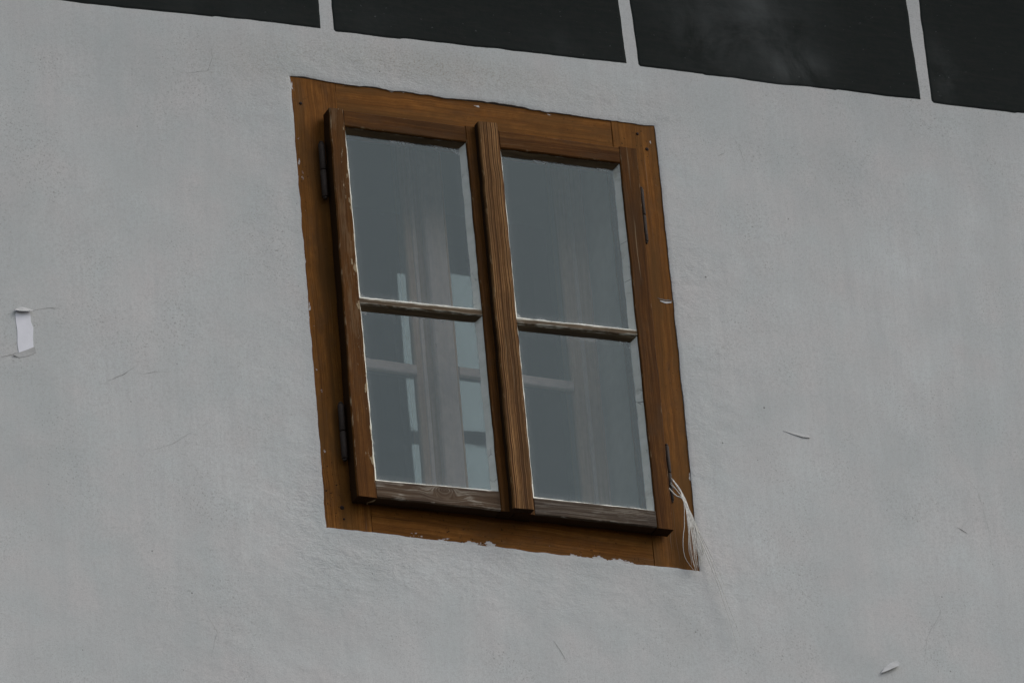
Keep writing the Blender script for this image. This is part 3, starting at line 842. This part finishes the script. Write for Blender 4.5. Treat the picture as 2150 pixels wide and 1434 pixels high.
def sash(label, outer, opening, bar, mats, seeds):
    """outer and opening: bl, br, tl, tr; bar: (z_top_left, z_bot_left, z_top_right, z_bot_right)"""
    s = empty('sash', (0, 0, 0), win)
    s.location = OFF
    s['label'] = label
    o_bl, o_br, o_tl, o_tr = [np.array(k, float) for k in outer]
    i_bl, i_br, i_tl, i_tr = [np.array(k, float) for k in opening]
    yb = YF - 0.0055
    # stiles run the full height, rails fit between them
    board('stile', o_bl, o_tl, (i_bl[0], o_bl[1]), (i_tl[0], o_tl[1]), YS, yb, MAT[mats[0]], s, jit=0.0007, resid_b=0.50 if mats[0] == 'stile' else 0.0)
    board('stile', (i_br[0], o_br[1]), (i_tr[0], o_tr[1]), o_br, o_tr, YS, yb, MAT[mats[1]], s, jit=0.0007)
    e = 0.0004
    board('top_rail', (i_tl[0] + e, i_tl[1]), (i_tr[0] - e, i_tr[1]), (i_tl[0] + e, o_tl[1] - .001), (i_tr[0] - e, o_tr[1] - .001), YS + 0.0008, yb, MAT['sash'], s, jit=0.0005)
    board('bottom_rail', (i_bl[0] + e, o_bl[1] + .0015), (i_br[0] - e, o_br[1] + .0015), (i_bl[0] + e, i_bl[1]), (i_br[0] - e, i_br[1]), YS + 0.0008, yb, MAT[mats[2]], s, jit=0.0006)
    ztl, zbl, ztr, zbr = bar
    def side(side_i, z):     # x of the opening's side at height z
        a, b = (i_bl, i_tl) if side_i == 0 else (i_br, i_tr)
        return a[0] + (b[0] - a[0]) * (z - a[1]) / (b[1] - a[1])
    xl, xr = side(0, zbl), side(1, zbr)
    board('glazing_bar', (xl + e, zbl), (xr - e, zbr), (xl + e, ztl), (xr - e, ztr), YS + 0.0025, YG + 0.008, MAT['bar'], s, bev=0.0022, jit=0.0006)
    upper = ((xl, ztl), (xr, ztr), i_tl, i_tr)
    lower = (i_bl, i_br, (xl, zbl), (xr, zbr))
    for k, (a, b, c, d) in enumerate((upper, lower)):
        a, b, c, d = [np.array(v, float) for v in (a, b, c, d)]
        g = 0.006
        pane('pane', (a + (-g, -g * .5), b + (g, -g * .5), c + (-g, g * .5), d + (g, g * .5)), s, (0, 0, 0), MAT['glass'], YG)
        sd = seeds + 10 * k
        putty(a, c, (1, 0), YS + 0.004, YG, 0.0085, MAT['putty'], s, (0, 0, 0), sd)
        putty(b, d, (-1, 0), YS + 0.005, YG, 0.0088, MAT['putty'], s, (0, 0, 0), sd + 1)
        putty(a, b, (0, 1), YS + 0.004, YG, 0.0092, MAT['putty'], s, (0, 0, 0), sd + 2)
        putty(c, d, (0, -1), YS + 0.006, YG, 0.0070, MAT['bar'], s, (0, 0, 0), sd + 3)
    return s


s1 = sash('flaking left sash with a knotty grey bottom rail',
          ((-0.3188, -0.4119), (-0.0065, -0.4100), (-0.3161, 0.3954), (-0.0085, 0.3958)),
          ((-0.2804, -0.3755), (-0.0334, -0.3690), (-0.2870, 0.3599), (-0.0386, 0.3614)),
          (0.0001, -0.0127, 0.0069, -0.0061), ('stile', 'sash', 'knot'), 100)
s2 = sash('right sash with a grey weathered bottom rail',
          ((-0.0045, -0.4100), (0.3156, -0.4085), (-0.0065, 0.3975), (0.3168, 0.3962)),
          ((0.0350, -0.3735), (0.2822, -0.3722), (0.0305, 0.3586), (0.2796, 0.3610)),
          (-0.0017, -0.0126, 0.0048, -0.0074), ('sash', 'sash', 'rail'), 200)
board('cover_strip', (-0.0166, -0.4099), (-0.0203, 0.3990), (0.0255, -0.4085), (0.0211, 0.4005), YA, YS + 0.0004, MAT['strip'], win, OFF, bev=0.003, jit=0.0008)


def hinge(x, z0, z1, r, y):
    h = empty('hinge', (x, y, (z0 + z1) / 2 - ZB), win)
    L = (z1 - z0) / 2
    prof = lambda a, b: [(r * 0.80, a), (r, a + 0.0015), (r * 0.97, (a + b) / 2), (r, b - 0.0015), (r * 0.80, b)]
    lathe('knuckle', prof(-L + 0.004, -0.0006), MAT['iron'], h, (0, 0, 0))
    lathe('knuckle', prof(0.0006, L - 0.004), MAT['iron'], h, (0, 0, 0))
    for s in (-1, 1):
        lathe('pin_end', [(r * 0.55, s * (L - 0.004)), (r * 0.75, s * (L - 0.002)), (r * 0.55, s * L), (r * 0.15, s * (L + 0.0012))], MAT['iron'], h, (0, 0, 0))
    return h


hinge(-0.3270, 0.2124, 0.3335, 0.0062, -0.0085)
hinge(-0.3278, -0.3309, -0.2117, 0.0062, -0.0085)
hinge(0.3322, 0.2093, 0.3302, 0.0044, -0.0040)
hinge(0.3318, -0.3368, -0.2157, 0.0044, -0.0040)

# ------------------------------------------------------------------ the inner window, at the room side of the reveal
inn = empty('inner_casement', (0, 0, ZC + ZB))
tag(inn, 'pinkish painted inner window seen through the glass of the outer window', 'window')
YI = 0.213                                             # inner sashes; their glass lies just behind the front
I = MAT['inner']; IW = MAT['innerwood']
board('frame_post', (rx0 + .002, rz0 + .002), (rx0 + .002, rz1 - .002), (rx0 + .045, rz0 + .002), (rx0 + .045, rz1 - .002), YI + .012, YI + .06, I, inn, OFF)
board('frame_post', (rx1 - .009, rz0 + .002), (rx1 - .009, rz1 - .002), (rx1 - .001, rz0 + .002), (rx1 - .001, rz1 - .002), YI + .012, YI + .06, I, inn, OFF)
board('frame_head', (rx0 + .046, rz1 - .035), (rx1 - .010, rz1 - .035), (rx0 + .046, rz1 - .002), (rx1 - .010, rz1 - .002), YI + .012, YI + .06, I, inn, OFF)
board('frame_sill', (rx0 + .046, rz0 + .002), (rx1 - .010, rz0 + .002), (rx0 + .046, rz0 + .035), (rx1 - .010, rz0 + .035), YI + .012, YI + .06, I, inn, OFF)
board('cover_strip', (-0.0335, rz0 + .036), (-0.0335, rz1 - .036), (0.0083, rz0 + .036), (0.0083, rz1 - .036), YI - .016, YI - .0005, I, inn, OFF, bev=.003)


def inner_sash(x0, x1, wl, wr, label, zt, zb, bead):
    s = empty('sash', (0, 0, 0), inn); s.location = OFF; s['label'] = label
    za, zc = rz0 + .037, rz1 - .037
    e = .0004
    board('stile', (x0, za), (x0, zc), (x0 + wl, za), (x0 + wl, zc), YI, YI + .035, IW, s)
    board('stile', (x1 - wr, za), (x1 - wr, zc), (x1, za), (x1, zc), YI, YI + .035, IW, s)
    board('bead', (bead - .004, za), (bead - .004, zc), (bead + .004, za), (bead + .004, zc), YI - .003, YI - .0004, I, s, bev=.0015)
    board('top_rail', (x0 + wl + e, zc - .048), (x1 - wr - e, zc - .048), (x0 + wl + e, zc), (x1 - wr - e, zc), YI, YI + .035, IW, s)
    board('bottom_rail', (x0 + wl + e, za), (x1 - wr - e, za), (x0 + wl + e, za + .048), (x1 - wr - e, za + .048), YI, YI + .035, IW, s)
    board('glazing_bar', (x0 + wl + e, zb), (x1 - wr - e, zb), (x0 + wl + e, zt), (x1 - wr - e, zt), YI - .003, YI + .0075, I, s)
    pane('pane', ((x0 + wl - .004, za + .04), (x1 - wr + .004, za + .04), (x0 + wl - .004, zc - .04), (x1 - wr + .004, zc - .04)), s, (0, 0, 0), MAT['glass_in'], YI + .0085)
    return s


ls = inner_sash(-0.302, -0.0135, .044, .052, 'left inner sash standing slightly ajar', 0.0110, -0.0100, -0.048)
# it stands ajar by a finger's breadth, opened into the room
hg = Matrix.Translation((-0.302, YI, 0))
ls.matrix_basis = Matrix.Translation(OFF) @ hg @ Matrix.Rotation(math.radians(1.5), 4, 'Z') @ hg.inverted()
rs = inner_sash(-0.0125, 0.3120, .030, .056, 'right inner sash', 0.0125, -0.0065, 0.283)
hr = Matrix.Translation((0.312, YI, 0))                # the right one has dropped a little towards the street
rs.matrix_basis = Matrix.Translation(OFF) @ hr @ Matrix.Rotation(math.radians(0.9), 4, 'Z') @ hr.inverted()

# ------------------------------------------------------------------ frayed white cord hanging from the lower right hinge gap
cord = empty('frayed_cord', (0.335, -0.01, ZC - 0.30))
tag(cord, 'bundle of frayed white strings hanging out of the lower right corner of the window', 'cord')
CO = np.array((0.335, -0.01, -0.30))


def strand(ctrl, rad, seed):
    P = np.array(ctrl, float) - CO
    # Catmull-Rom through the control points
    Q = np.vstack([2 * P[0] - P[1], P, 2 * P[-1] - P[-2]])
    out = []
    for i in range(1, len(Q) - 2):
        for t in np.linspace(0, 1, 7)[:-1]:
            a, b, c, d = Q[i - 1], Q[i], Q[i + 1], Q[i + 2]
            out.append(0.5 * (2 * b + (c - a) * t + (2 * a - 5 * b + 4 * c - d) * t ** 2 + (3 * b - a - 3 * c + d) * t ** 3))
    out.append(P[-1])
    out = np.array(out)
    s = np.linspace(0, 1, len(out))
    out[:, 0] += 0.0035 * fbm(s * 5, s * 0 + seed, 91, 3) * s
    tube('strand', out, np.interp(s, [0, 0.6, 1], [rad, rad, rad * 0.5]), MAT['string'], cord)


for k in range(34):
    f = k / 33.0
    x_end = 0.361 + 0.022 * f + random.uniform(-0.002, 0.002)
    z_end = -0.478 + random.uniform(-0.012, 0.016) + 0.03 * f
    hi = k % 3 != 0
    ctrl = [(0.3330 if hi else 0.3255, -0.010, (-0.288 if hi else -0.309) - 0.004 * random.random()),
            ((0.3425 if hi else 0.3355) + 0.003 * random.random(), -0.016, (-0.312 if hi else -0.327) - 0.003 * random.random()),
            (0.3495 + random.uniform(-.003, .003), -0.021, -0.338),
            (0.3515 + 0.016 * f + random.uniform(-.003, .003), -0.022, -0.385),
            (0.3520 + 0.027 * f + random.uniform(-.003, .003), -0.018, -0.435),
            (x_end, -0.010, z_end)]
    strand(ctrl, random.uniform(0.00035, 0.00062), k * 2.3)
strand([(0.330, -0.008, -0.30), (0.3465, -0.020, -0.335), (0.344, -0.022, -0.385), (0.339, -0.020, -0.425), (0.343, -0.016, -0.455), (0.362, -0.011, -0.478)], 0.0006, 3)
for k, (dx, ln) in enumerate(((0.0, 1.0), (0.004, 0.90), (0.009, 0.55))):
    e = np.array((0.437 + dx * 2, -0.009, -0.632))
    a = np.array((0.351, -0.022, -0.345))
    pts = [(0.331, -0.008, -0.297), tuple(a)]
    for t in (0.3, 0.55, 0.8, 1.0):
        t2 = t * ln
        m = a + (e - a) * t2
        m[0] += 0.006 * math.sin(t2 * math.pi) + dx * t2; m[1] = -0.020 + 0.011 * t2
        pts.append(tuple(m))
    strand(pts, 0.00055, 40 + k)
